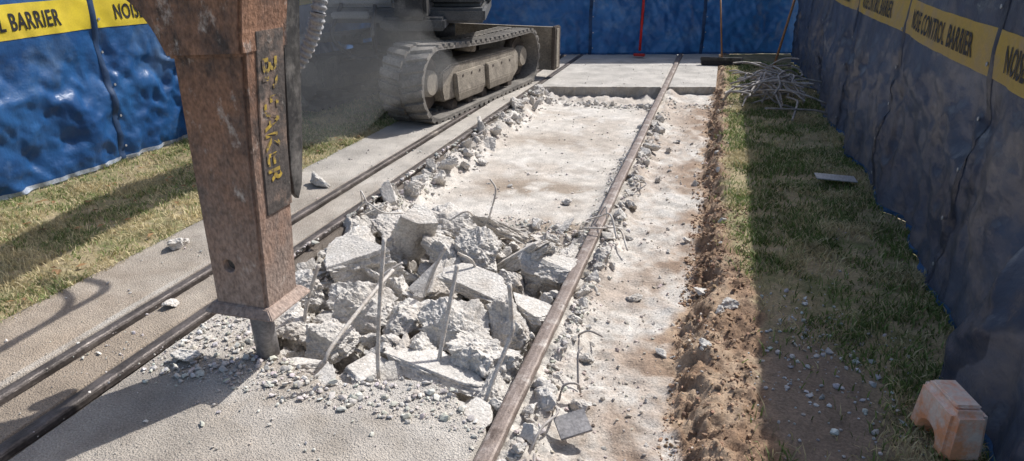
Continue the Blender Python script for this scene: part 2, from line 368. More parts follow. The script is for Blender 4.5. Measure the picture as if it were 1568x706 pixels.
big=[ # x,y,z, sx,sy,sz, rx,ry,rz, flat
(-1.95,3.33,.0,.62,.50,.36,.12,-.08,.3,1),(-1.70,3.62,.10,.34,.18,.50,.45,.35,.5,1),(-1.62,4.00,.0,.46,.38,.30,.2,.3,1,0),
(-1.22,3.92,.07,.52,.36,.13,-.35,.45,.4,1),(-1.00,3.66,.03,.50,.30,.12,-.25,-.6,.2,1),(-.86,3.56,.0,.38,.28,.28,.1,.2,.2,1),
(-1.07,3.13,.05,.46,.32,.16,.15,.12,.2,1),(-1.27,3.58,.0,.36,.32,.28,.3,.2,2,0),(-1.48,3.62,-.01,.42,.34,.26,.3,.7,.2,0),
(-1.40,2.86,-.02,.34,.28,.28,.3,.2,.9,0),(-1.08,2.74,-.02,.34,.28,.30,1.,.2,.3,0),(-1.17,2.44,-.01,.56,.30,.10,-.12,.10,-.25,1),
(-1.65,2.76,-.03,.34,.26,.24,.2,.5,.2,0),(-.92,2.60,-.03,.28,.30,.28,.2,.8,.2,0),(-.82,3.08,-.01,.26,.22,.16,.2,.2,.8,1),
(-.92,2.18,-.01,.24,.16,.05,.1,.12,.2,1),(-1.95,3.85,.0,.38,.30,.22,.3,.4,.2,0),(-1.50,2.17,.0,.26,.16,.05,.1,-.2,.8,1),
(-2.08,2.93,.0,.28,.22,.2,.4,.2,.2,0),(-1.97,2.64,-.03,.24,.26,.18,.2,.2,1.2,0),(-1.75,3.0,-.04,.42,.28,.2,.5,.3,.2,0),
(-1.42,3.25,-.05,.42,.34,.24,.3,-.5,.2,1),(-.86,2.85,-.05,.26,.3,.24,.6,.2,.2,0),(-1.25,2.62,-.07,.3,.26,.22,.3,.2,2.2,0),
(-.80,2.35,-.06,.2,.26,.16,.2,.3,.2,0),(-1.68,2.5,-.05,.3,.22,.14,.3,.2,.6,0),(-1.0,3.38,-.04,.3,.26,.2,.2,.6,.4,0),(-.78,3.9,-.06,.16,.26,.14,.2,.3,.2,0),
(-1.42,4.22,-.06,.3,.26,.16,.2,.3,1.2,0),(-1.75,4.3,-.06,.26,.26,.16,.2,.3,.2,0),(-2.1,3.5,-.02,.24,.4,.24,.2,.3,.2,0),(-2.08,4.15,-.05,.2,.3,.18,.2,.3,.2,0),
(-1.38,2.34,-.01,.28,.18,.07,.2,.1,.9,1),(-.77,2.14,-.01,.14,.22,.05,.1,.2,.3,1),(-1.02,2.22,-.03,.24,.16,.08,.3,.2,1.3,1),(-1.66,2.30,-.02,.24,.16,.08,-.2,.2,.3,1)]
Vs=[];Fs=[];o=0
def addc(P,F):
    global o
    Vs.append(P);Fs.append(F+o);o+=len(P)
for i,b in enumerate(big):
    P,F=chunk(b[3:6],100+i,6 if max(b[3:6])>.25 else 5,bool(b[9]),.10);addc(place(P,(b[0],b[1],b[2]-.02),b[6:9]),F)
def inpit(x,y): return float(slab_sdf(np.array(x),np.array(y)))<=-.04
gzf=lambda x,y: float(ground_z(np.array([x]),np.array([y]))[0])
k=0
while k<55:
    x=random.uniform(-2.2,-.78);y=random.uniform(2.2,4.3)
    if not inpit(x,y): continue
    s=random.uniform(.10,.22);fl=random.random()<.35
    P,F=chunk((s*random.uniform(1,1.6),s,s*(random.uniform(.3,.5) if fl else random.uniform(.6,.9))),700+k,5,fl,.12)
    addc(place(P,(x,y,gzf(x,y)+s*.3+random.random()*.06),(random.gauss(0,.5),random.gauss(0,.5),random.uniform(0,6))),F);k+=1
k=0
while k<620:
    x=random.uniform(-2.28,-.71);y=random.uniform(2.1,4.6)
    if not inpit(x,y): continue
    if y>4.1 and random.random()<.6: continue
    s=random.choice([.03,.04,.05,.065,.09])*random.uniform(.8,1.2)
    z=gzf(x,y)+s*.2+(random.random()*.12 if y<3.9 else 0)
    fl=random.random()<.3
    P,F=chunk((s*random.uniform(.9,1.7),s,s*random.uniform(.4,.9)),1000+k,4 if s>.07 else 3,fl,.12)
    addc(place(P,(x,y,z),(random.uniform(-.8,.8),random.uniform(-.8,.8),random.uniform(0,6))),F);k+=1
sc=[(-2.91,4.52,.17),(-3.11,3.18,.13),(-2.61,2.54,.07),(-2.16,2.14,.09),(-2.55,3.5,.08),(-2.24,4.9,.14),(-2.05,6.0,.1),(-.3,3.5,.07),(.05,3.6,.09),(.08,2.9,.06),(.2,3.4,.08),(.15,3.3,.06),(-.4,2.4,.09),(-.45,2.8,.08),(-2.95,3.9,.05),(-2.7,3.05,.05),(-1.05,5.1,.07),(-1.6,5.4,.05)]
for i,(x,y,s) in enumerate(sc):
    z=0 if (x<-2.33 or (y<2.2 and x<-.7)) else gzf(x,y)
    P,F=chunk((s*1.2,s,s*.7),300+i,4,False,.12);addc(place(P,(x,y,z+s*.2),(0.2,.1,i)),F)
def band(n,fx,fy,smin,smax,zf=.2):
    for i in range(n):
        y=fy();x=fx(y);s=smin*(smax/smin)**(random.random()**1.8)
        P,F=chunk((s*1.3,s,s*.7),2000+random.randrange(9000),3 if s<.09 else 4,random.random()<.3,.12);addc(place(P,(x,y,gzf(x,y)+s*zf),(random.random(),random.random(),random.random()*6)),F)
band(170,lambda y:-2.30+abs(random.gauss(0,.09)),lambda:random.uniform(2.9,9.2),.03,.2)
band(60,lambda y:random.uniform(-2.2,-.7),lambda:9.15-abs(random.gauss(0,.14)),.03,.10)
band(130,lambda y:-.60+abs(random.gauss(0,.05)),lambda:random.uniform(1.2,8),.03,.12)
band(50,lambda y:-.72-abs(random.gauss(0,.04)),lambda:random.uniform(2.3,8),.025,.08)
band(45,lambda y:random.uniform(-.5,.25),lambda:random.uniform(1.5,9),.02,.06)
np_mesh("concrete_rubble",np.concatenate(Vs),np.concatenate(Fs),m_rub)

def pebbles(name,xy,z,s,cols,sub=1,mat=m_peb):
    D,F=ico(sub);n=len(s);m=len(D)
    q=rng.normal(size=(n,4));q/=np.linalg.norm(q,axis=1)[:,None];w,a,b,c=q.T
    R=np.stack([1-2*(b*b+c*c),2*(a*b-c*w),2*(a*c+b*w),2*(a*b+c*w),1-2*(a*a+c*c),2*(b*c-a*w),2*(a*c-b*w),2*(b*c+a*w),1-2*(a*a+b*b)],1).reshape(n,3,3)
    P=D[None]*rng.uniform(.55,1.25,(n,m,1))*rng.uniform(.5,1.2,(n,1,3))
    P=np.einsum('nij,nmj->nmi',R,P);P[:,:,2]*=.7
    P=P*(s*.5)[:,None,None]+np.stack([xy[:,0],xy[:,1],z],1)[:,None,:]
    FF=(F[None]+(np.arange(n)*m)[:,None,None]).reshape(-1,3)
    return np_mesh(name,P.reshape(-1,3),FF,mat,np.repeat(cols,m,axis=0))
def scat(n,xf,yf,smin,smax,base=(.54,.505,.46),var=.12,pw=2.4,clump=True):
    x=xf(n);y=yf(n)
    if clump:
        k=rng.random(n)<(.25+.95*sst(.35,.65,fbm(x*3.5,y*3.5,seed=77)));x=x[k];y=y[k];n=len(x)
    s=smin*(smax/smin)**(rng.random(n)**pw)
    z=ground_z(x,y)
    onslab=((slab_sdf(x,y)>0)&(x>XS)&(x<-.7))|((y>yback(x)+.05)&(x<.0)&(x>XS))
    z=np.where(onslab,0.002,z)
    z=np.where((np.abs(x-XR)<.05),-.04,z)
    c=np.array(base)[None]*(1+var*rng.normal(size=(n,1)))*(1+.03*rng.normal(size=(n,3)))
    return np.stack([x,y],1),z+s*.15,s,np.clip(c,.03,.8)
U=lambda a,b:(lambda n:rng.uniform(a,b,n))
def PW(a,b,p): return lambda n:a+(b-a)*rng.random(n)**p
G=[]
G.append(scat(12000,U(-2.3,-.7),PW(2.0,4.7,1.0),.006,.045,clump=False))
G.append(scat(1500,U(-2.3,-.7),PW(4.2,9.3,1.0),.005,.03))
G.append(scat(4200,U(-.6,.12),PW(1.3,9,1.4),.004,.03,base=(.48,.42,.365),pw=3))
G.append(scat(1700,lambda n:rng.normal(-1.6,.55,n).clip(-3.25,-.72),lambda n:2.28-np.abs(rng.normal(0,.20,n)),.004,.032,pw=3))
G.append(scat(600,U(-3.3,-.75),PW(1.2,3,1),.003,.014,base=(.42,.38,.33)))
G.append(scat(700,U(-3.3,-2.4),PW(2.4,9,1.),.005,.03,pw=3.5))
G.append(scat(4200,lambda n:-2.36+np.abs(rng.normal(0,.11,n)),PW(2.8,9.3,1.1),.008,.06))
G.append(scat(3000,lambda n:-.60+np.abs(rng.normal(0,.05,n)),PW(1.2,8.5,1.2),.008,.05))
G.append(scat(1100,lambda n:-.72-np.abs(rng.normal(0,.05,n)),PW(2.2,9,1.2),.006,.04))
G.append(scat(900,U(-2.3,-.0),lambda n:9.2-np.abs(rng.normal(0,.2,n)),.01,.05))
G.append(scat(400,U(-2.3,0),PW(9.6,13,1.),.006,.03))
G.append(scat(360,lambda n:rng.normal(.62,.2,n),lambda n:rng.normal(3.0,.38,n),.010,.045,base=(.50,.50,.50),clump=False))
G.append(scat(120,U(.35,1.2),PW(1.6,6,1.2),.008,.03,base=(.38,.36,.34)))
G.append(scat(6500,lambda n:rng.uniform(-.06,.32,n),PW(1.3,5,1.1),.005,.028,base=(.31,.205,.135),var=.25,clump=True))
G.append(scat(3600,lambda n:rng.normal(.05,.05,n),PW(3.5,10,1.2),.006,.04,base=(.30,.20,.13),var=.25,clump=False))
G.append(scat(60,U(-4.9,-3.35),PW(2,6,1),.006,.03))
pebbles("gravel_debris",*[np.concatenate([g[i] for g in G]) for i in range(4)],sub=1)
n=110;x=rng.uniform(-4.9,-3.35,n);y=2+5*rng.random(n)**1.2;z=ground_z(x,y)+.022
a=rng.uniform(0,6.28,n);L=rng.uniform(.02,.04,n);cx,cy=np.cos(a)*L,np.sin(a)*L
P=np.stack([np.stack([x-cx,y-cy,z],1),np.stack([x+cy*.45,y-cx*.45,z+.006],1),np.stack([x+cx,y+cy,z+.004],1),np.stack([x-cy*.45,y+cx*.45,z+.010],1)],1)
cl=np.array((.34,.20,.10))*(.6+.8*rng.random((n,1)))
np_mesh("fallen_leaves",P.reshape(-1,3),np.arange(4*n).reshape(-1,4),m_grass,np.repeat(cl,4,axis=0))

# ------------------------------------------------------------------ rebar
def ribbed(d,i): return 1+.16*(1 if i%2 else -.2)
def rpath(pts,n=None):
    L=sum((Vector(pts[i+1])-Vector(pts[i])).length for i in range(len(pts)-1))
    return catmull(pts,max(4,int(L/.011/(len(pts)-1))))
rebars=[([(-1.28,2.29,-.1),(-1.286,2.30,.05),(-1.29,2.36,.28),(-1.29,2.45,.57)],.0090),
([(-1.57,2.30,-.06),(-1.555,2.36,.03),(-1.52,2.66,.13),(-1.50,2.92,.18)],.0095),
([(-1.08,2.44,-.1),(-1.065,2.50,.06),(-1.05,2.57,.22),(-1.037,2.65,.39)],.0095),
([(-.79,2.25,-.08),(-.768,2.30,.02),(-.735,2.40,.14),(-.716,2.45,.215),(-.725,2.47,.25),(-.745,2.50,.405)],.0095),
([(-1.89,2.66,-.05),(-1.875,2.69,.06),(-1.833,2.76,.24)],.0095),
([(-1.36,2.98,.02),(-1.32,3.0,.14),(-1.26,3.06,.28)],.0085),
([(-1.35,3.95,0),(-1.3,3.92,.14),(-1.27,3.96,.30),(-1.32,4.0,.36)],.006),
([(-1.36,3.9,.05),(-1.4,3.8,.2),(-1.5,3.72,.16)],.006),
([(-2.35,4.1,.0),(-2.25,4.05,.09),(-2.1,4.0,.05),(-2.0,4.1,.02)],.006),
([(-2.33,4.15,.02),(-2.30,4.08,.16),(-2.2,4.02,.04)],.005),
([(-1.62,2.9,.02),(-1.58,2.96,.12),(-1.50,3.04,.17)],.007),
([(-1.15,3.25,.02),(-1.17,3.22,.14),(-1.24,3.18,.2)],.007),
([(-.72,4.15,.03),(-.62,4.1,.06),(-.5,4.2,.03),(-.42,4.05,-.05)],.0065),
([(-.73,4.25,.05),(-.64,4.3,.07),(-.56,4.2,.12),(-.5,4.1,.0)],.006),
([(-.68,4.3,.0),(-.62,4.35,.12),(-.6,4.3,.05)],.005)]
r0=empty("rebar_in_rubble")
tubes("bars",[(rpath(p),r,ribbed) for p,r in rebars],m_rebar,parent=r0,seg=8)
wr=[[(-.52,2.95,-.06),(-.46,2.9,.0),(-.40,2.92,-.03),(-.45,3.0,-.06)],[(-.5,2.4,-.09),(-.48,2.42,.0),(-.43,2.46,-.01),(-.42,2.5,-.08)],
[(-.53,2.0,-.06),(-.50,2.1,.01),(-.47,2.25,-.02),(-.50,2.35,-.06)],[(-.5,1.7,-.08),(-.47,1.85,-.03),(-.5,2.0,-.03)],[(-.44,2.55,-.1),(-.46,2.62,.03),(-.45,2.66,.05)],
[(-.52,5.2,-.05),(-.44,5.3,.0),(-.5,5.5,-.05)],[(-2.28,6.1,-.02),(-2.15,6.3,.08),(-2.2,6.5,-.05)]]
tubes("tie_wires",[(catmull(p,10),.0055,None) for i,p in enumerate(wr)],m_scrap,parent=r0,seg=6)
rs=[]
for i in range(60):
    a=random.uniform(0,6.28);L=random.uniform(.3,.85);cx=random.gauss(.72,.17);cy=random.gauss(9.2,.6);z0=random.uniform(.0,.26)
    d=Vector((math.cos(a),math.sin(a),random.uniform(-.4,.4)))
    c0=Vector((cx,cy,z0+.05));p=[c0-d*L/2,c0-d*L/6+Vector((random.uniform(-.08,.08),random.uniform(-.08,.08),.08)),c0+d*L/6+Vector((random.uniform(-.1,.1),0,.05)),c0+d*L/2]
    p=[Vector((q.x,q.y,max(q.z,.01))) for q in p];rs.append((catmull(p,6),.012,None))
tubes("scrap_rebar_pile",rs,m_scrap,seg=6)

# ------------------------------------------------------------------ grass
def grass(name,n,xf,yf,dens,hmin,hmax,dryb=.22,gain=1,gcol=(.15,.21,.06)):
    x=xf(n);y=yf(n);k=rng.random(n)<dens(x,y);x=x[k];y=y[k];n=len(x)
    z=ground_z(x,y)-.004
    h=rng.uniform(hmin,hmax,n)*(.5+1.0*fbm(x*4,y*4,seed=71));a=rng.uniform(0,6.283,n);w=rng.uniform(.0018,.0036,n)*(1+.12*y);lean=rng.uniform(.15,1.4,n)*h;la=rng.uniform(0,6.283,n)
    dx,dy=np.cos(a)*w,np.sin(a)*w;lx,ly=np.cos(la)*lean,np.sin(la)*lean
    P=np.stack([np.stack([x-dx,y-dy,z],1),np.stack([x+dx,y+dy,z],1),np.stack([x+dx*.7+lx*.35,y+dy*.7+ly*.35,z+h*.6],1),np.stack([x-dx*.7+lx*.35,y-dy*.7+ly*.35,z+h*.6],1),np.stack([x+lx,y+ly,z+h*.9],1)],1)
    F=(np.array([[0,1,2],[0,2,3],[3,2,4]])[None]+(np.arange(n)*5)[:,None,None]).reshape(-1,3)
    g=fbm(x*3,y*3,seed=72);r=rng.random(n)
    dry=(r<(dryb+.75*sst(.42,.68,g)))
    col=gain*np.where(dry[:,None],np.array((.56,.48,.29))*(.7+.6*rng.random((n,1))),np.array(gcol)*(.6+.9*rng.random((n,1))))
    return np_mesh(name,P.reshape(-1,3),F,m_grass,np.repeat(col,5,axis=0))
grass("grass",85000,U(-5.0,XS+.04),PW(1.3,8.2,1.25),lambda x,y:.18+.82*sst(.34,.58,fbm(x*5,y*5,seed=73)),.020,.050,.42,1.1,(.20,.245,.09))
def dr(x,y):
    d=.12+.88*sst(.38,.6,fbm(x*4,y*4,seed=74));g0=gstart(y)
    d=d*sst(g0-.04,g0+.16,x+.25*(fbm(x*8,y*8,seed=75)-.5))
    b=np.exp(-(((x-.52)/.28)**2+((y-2.6)/.65)**2))*1.4
    return d*np.clip(1-b,0.05,1)
grass("grass",95000,U(.05,1.35),PW(1.4,12.5,1.35),dr,.022,.06,.22,1.0,(.16,.215,.07))

# ------------------------------------------------------------------ barriers
def fold(s,z,seams,seed,amp):
    seams=np.array(seams);i=np.clip(np.searchsorted(seams,s)-1,0,len(seams)-2);f=np.clip((s-seams[i])/(seams[i+1]-seams[i]),0,1)
    bil=.03*np.sin(np.pi*f)*np.sin(np.clip(z/1.9,0,1)*np.pi)
    a=fbm(s*1.6+z*.9,z*1.1-s*.3,seed=seed,oct=3)-.5
    r=1-np.abs(2*fbm(s*2.2-z*1.3,z*1.7+s*.6,seed=seed+3,oct=3)-1)
    r2=1-np.abs(2*fbm(s*5+z*2.5,z*4-s,seed=seed+5,oct=3)-1)
    pin=np.exp(-np.minimum(f,1-f)*14)*np.sin(z*9+seed)*.006
    low=.20+.80*sst(1.2,.75,z)
    return bil+low*amp*(.11*a+.07*(r-.8)+.045*(r2-.7))+pin
def text_mesh(body,size,offset=.02):
    cu=bpy.data.curves.new("t",'FONT');cu.body=body;cu.size=size;cu.offset=offset*size;cu.resolution_u=3;cu.space_character=1.1
    ob=bpy.data.objects.new("t",cu);COL.objects.link(ob);dg=bpy.context.evaluated_depsgraph_get();dg.update()
    me=bpy.data.meshes.new_from_object(ob.evaluated_get(dg));bpy.data.objects.remove(ob)
    bm=bmesh.new();bm.from_mesh(me);bmesh.ops.triangulate(bm,faces=bm.faces[:])
    xs=[v.co.x for v in bm.verts];ys=[v.co.y for v in bm.verts]
    for ax,lo,hi in ((0,min(xs),max(xs)),(1,min(ys),max(ys))):
        t=lo+.03
        while t<hi:
            nrm=(1,0,0) if ax==0 else (0,1,0);co=(t,0,0) if ax==0 else (0,t,0)
            bmesh.ops.bisect_plane(bm,geom=bm.verts[:]+bm.edges[:]+bm.faces[:],plane_co=co,plane_no=nrm);t+=.03
    bmesh.ops.triangulate(bm,faces=bm.faces[:])
    V=np.array([tuple(v.co) for v in bm.verts]);bm.verts.index_update();F=np.array([[v.index for v in f.verts] for f in bm.faces]);bm.free()
    V[:,0]-=V[:,0].min();return V,F
TV,TF=text_mesh("NOISE CONTROL BARRIER",.17,.020)
TV[:,0]*=1.36/TV[:,0].max()
def barrier(name,P,s0,s1,ztop,seams,bandfn,tdir,tstarts,mats,tscale=1,seamoff=.014):
    par=empty(name)
    s=np.arange(s0,s1+.001,.022);z=np.concatenate([np.arange(.0,ztop,.022),[ztop]])
    S,Zz=np.meshgrid(s,z,indexing='ij')
    np_mesh("fabric",P(S,Zz,0).reshape(-1,3),grid_faces(len(s),len(z)),mats[0],smooth=True,parent=par)
    for k in range(len(seams)-1):
        a=max(seams[k]+.02,s0);b=min(seams[k+1]-.02,s1)
        if b-a<.1: continue
        ss=np.arange(a,b,.022);tt=np.linspace(0,1,12);A,B=np.meshgrid(ss,tt,indexing='ij')
        lo,hi=bandfn(A);np_mesh("band_%d"%k,P(A,lo+(hi-lo)*B,.004).reshape(-1,3),grid_faces(len(ss),12),mats[1],smooth=True,parent=par)
        st=tstarts.get(k)
        if st is not None:
            sv=st+tdir*TV[:,0]*tscale;lo,hi=bandfn(sv);zz=(lo+hi)/2-.060+TV[:,1]
            np_mesh("lettering_%d"%k,P(sv,zz,.008),TF,m_txt,parent=par)
        tt=np.linspace(.0,.035,4);A,B=np.meshgrid(np.arange(a,b+.02,.022),tt,indexing='ij')
        np_mesh("hem_%d"%k,P(A,B,.005).reshape(-1,3),grid_faces(A.shape[0],4),mats[2],smooth=True,parent=par)
    for q in seams:
        if q<s0+.05 or q>s1-.05: continue
        a=np.array([-.03,-.015,0,.015,.03]);zz=np.arange(.0,ztop,.022);A,B=np.meshgrid(q+a,zz,indexing='ij')
        off=np.array([.004,.9*seamoff,seamoff,.9*seamoff,.004])[:,None]+0*B
        np_mesh("seam",P(A+.003*np.sin(B*9),B,off).reshape(-1,3),grid_faces(5,len(zz)),mats[3],smooth=True,parent=par)
        for gz_ in np.arange(.12,ztop,.27):
            p=P(np.array([q+.045]),np.array([gz_]),np.array([.008]))[0];p2=P(np.array([q+.045]),np.array([gz_]),np.array([.013]))[0]
            cyl("eyelet",.011,p,p2,m_metal,par,seg=12)
        p=P(np.array([q]),np.array([.0]),np.array([-.16]))[0];cyl("post",.024,(p[0],p[1],0),(p[0],p[1],ztop),m_metal,par)
    return par
seL=[-1.0,.95,2.85,4.70,6.6,8.5,10.4,12.3]
XB=-4.99
def PL(s,z,off): 
    d=fold(s,z,seL,81,1.5)+off
    return np.stack([XB+d-.02+.03*np.sin(z*1.5),s+0*d,z+0*d],-1)
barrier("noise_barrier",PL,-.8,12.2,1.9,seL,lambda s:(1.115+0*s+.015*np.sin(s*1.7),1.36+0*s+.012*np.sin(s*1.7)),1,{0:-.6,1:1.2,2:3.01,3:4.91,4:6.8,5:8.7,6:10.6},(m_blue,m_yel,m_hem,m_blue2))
seR=[.2,2.05,3.90,5.68,7.72,9.7,11.7,13.7]
def PR(s,z,off):
    d=fold(s,z,seR,91,1.35)+off
    base=1.28-.16*sst(3.5,2.8,s)*sst(.95,.1,z)-.05*sst(.6,.0,z)*np.sin(s*5)*.5
    near=sst(3.7,3.0,s);d=d+near*.045*np.sin(s*9+z*3.5)*sst(1.2,.2,z)
    return np.stack([base-d,s+0*d,z+0*d],-1)
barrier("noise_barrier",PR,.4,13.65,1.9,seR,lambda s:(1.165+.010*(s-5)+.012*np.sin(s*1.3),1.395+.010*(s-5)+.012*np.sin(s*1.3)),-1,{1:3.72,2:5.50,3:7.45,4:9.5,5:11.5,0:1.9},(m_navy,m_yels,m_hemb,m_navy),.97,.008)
B0=Vector((-5.2,11.75,0));B1=Vector((1.7,14.0,0));bd=(B1-B0).normalized();bn=Vector((bd.y,-bd.x,0))
seB=[-.1,1.0,3.1,5.15,7.3]
def PB(s,z,off):
    d=fold(s,z,seB,97,1.4)+off
    return np.stack([B0.x+bd.x*s+bn.x*d,B0.y+bd.y*s+bn.y*d,z+0*d],-1)
barrier("noise_barrier",PB,0,7.2,1.9,seB,lambda s:(1.12+0*s,1.37+0*s),1,{1:1.2,2:3.3,3:5.4},(m_blue,m_yel,m_hemb,m_blue2))

# ------------------------------------------------------------------ hydraulic breaker
br=empty("hydraulic_breaker",(-1.82,2.27,0))
def loft(name,secs,mat,parent,bevel=.012):
    bm=bmesh.new();rings=[]
    for (z,x0,x1,y0,y1) in secs:
        rings.append([bm.verts.new(c) for c in ((x0,y0,z),(x1,y0,z),(x1,y1,z),(x0,y1,z))])
    for a,b in zip(rings[:-1],rings[1:]):
        for k in range(4): bm.faces.new((a[k],a[(k+1)%4],b[(k+1)%4],b[k]))
    bm.faces.new(rings[0][::-1]);bm.faces.new(rings[-1])
    bmesh.ops.recalc_face_normals(bm,faces=bm.faces[:])
    if bevel: bmesh.ops.bevel(bm,geom=bm.edges[:],offset=bevel,segments=2,affect='EDGES')
    return finish(bm,name,mat,parent)
w=lambda x:x+1.82
low=loft("housing",[(.305,w(-1.955),w(-1.70),-.12,.11),(1.0,w(-1.953),w(-1.665),-.125,.12),(1.46,w(-1.945),w(-1.620),-.13,.13)],m_rust,br,.014)
cut=cyl("cut",.030,(-.035,-.3,.50),(-.035,0.02,.50),None,br,seg=32);apply_bool(low,cut)
cyl("retaining_pin",.026,(-.035,-.09,.50),(-.035,.0,.50),m_black,br)
def prism(name,poly,y0,y1,mat,parent,bev=.01):
    bm=bmesh.new();a=[bm.verts.new((x,y0,z)) for x,z in poly];b=[bm.verts.new((x,y1,z)) for x,z in poly]
    bm.faces.new(a);bm.faces.new(b[::-1])
    for i in range(len(poly)): bm.faces.new((a[i],b[i],b[(i+1)%len(poly)],a[(i+1)%len(poly)]))
    bmesh.ops.recalc_face_normals(bm,faces=bm.faces[:])
    if bev: bmesh.ops.bevel(bm,geom=bm.edges[:],offset=bev,segments=2,affect='EDGES')
    return finish(bm,name,mat,parent)
prism("housing_head",[(w(-1.955),1.34),(w(-2.0),1.44),(w(-2.06),1.52),(w(-2.13),1.57),(w(-2.13),2.0),(w(-1.60),2.0),(w(-1.59),1.6),(w(-1.62),1.44),(w(-1.625),1.36)],-.148,.15,m_rust,br,.012)
loft("nose_flange",[(.275,w(-1.980),w(-1.668),-.145,.135),(.285,w(-1.992),w(-1.655),-.158,.148),(.322,w(-1.962),w(-1.69),-.130,.12)],m_rust,br,.004)
cyl("chisel",.050,(-.015,.02,-.06),(-.015,.0,.29),m_steel,br,r2=.050,seg=32)
cyl("chisel_collar",.072,(-.015,.0,.24),(-.015,.0,.28),m_steel,br,seg=32)
bm=bmesh.new();out=[(-.02,2.0),(-.02,1.1),(-.02,.86),(.0,.74),(.03,.71),(.06,.77),(.08,.95),(.09,1.3),(.11,1.6),(.11,2.0)]
fx=lambda z:w(-1.715)+.10*(z-.66)/1.3
va=[bm.verts.new((fx(z),y+.155,z)) for y,z in out];vb=[bm.verts.new((fx(z)+.022,y+.155,z)) for y,z in out]
bm.faces.new(va);bm.faces.new(vb[::-1])
for i in range(len(out)): bm.faces.new((va[i],vb[i],vb[(i+1)%len(out)],va[(i+1)%len(out)]))
bmesh.ops.recalc_face_normals(bm,faces=bm.faces[:]);bmesh.ops.bevel(bm,geom=bm.edges[:],offset=.003,segments=1,affect='EDGES')
finish(bm,"bracket_plate",m_black,br)
zz_=[.72,1.0,1.44];xx_=np.interp(zz_,[.305,1.0,1.46],[w(-1.70),w(-1.665),w(-1.620)])
bm=bmesh.new();ra=[]
for zq,xq in zip(zz_,xx_):
    ra.append([bm.verts.new((xq+.001,-.062,zq)),bm.verts.new((xq+.006,-.058,zq)),bm.verts.new((xq+.006,.108,zq)),bm.verts.new((xq+.001,.113,zq))])
for a,b in zip(ra[:-1],ra[1:]):
    for k in range(3): bm.faces.new((a[k],a[k+1],b[k+1],b[k]))
bm.faces.new(ra[0]);bm.faces.new(ra[-1][::-1]);bmesh.ops.recalc_face_normals(bm,faces=bm.faces[:])
finish(bm,"side_liner",m_liner,br)
Vt,Ft=text_mesh("BREAKER",.10,.02)
cen=Vt[Ft].mean(1);kp=fbm(cen[:,0]*30,cen[:,1]*30,seed=88,oct=3)>.47;Ft=Ft[kp]
zt=1.34-Vt[:,0]*1.15;yt=-.035+Vt[:,1]*1.3
xt=np.interp(zt,[.305,1.0,1.46],[w(-1.70),w(-1.665),w(-1.620)])+.009
np_mesh("side_lettering",np.stack([xt,yt,zt],1),Ft,m_wyel,parent=br)
for bx_,bz in ((-.25,1.60),(-.14,1.60),(.03,1.58),(.14,1.58)):
    cyl("bolt",.020,(bx_,-.170,bz),(bx_,-.14,bz),m_rust,br,seg=6)
tubes("ribbed_hose",[(catmull([(.13,.70,1.95),(.12,.53,1.51),(.08,.52,1.38),(.02,.50,1.27),(-.04,.46,1.20),(-.09,.34,1.17)],40),.032,lambda d,i:1+.14*math.sin(d*230))],m_hose,parent=br,seg=12)
tubes("supply_hose",[(catmull([(-.2,.2,1.9),(-.35,.7,1.75),(-.4,1.3,1.68),(-.3,1.9,1.95),(-.35,2.4,2.5)],14),.022,None),(catmull([(-.15,.25,1.9),(-.25,.8,1.95),(-.3,1.3,1.85),(-.3,1.8,2.05),(-.4,2.4,2.6)],14),.020,None)],m_black,parent=br)

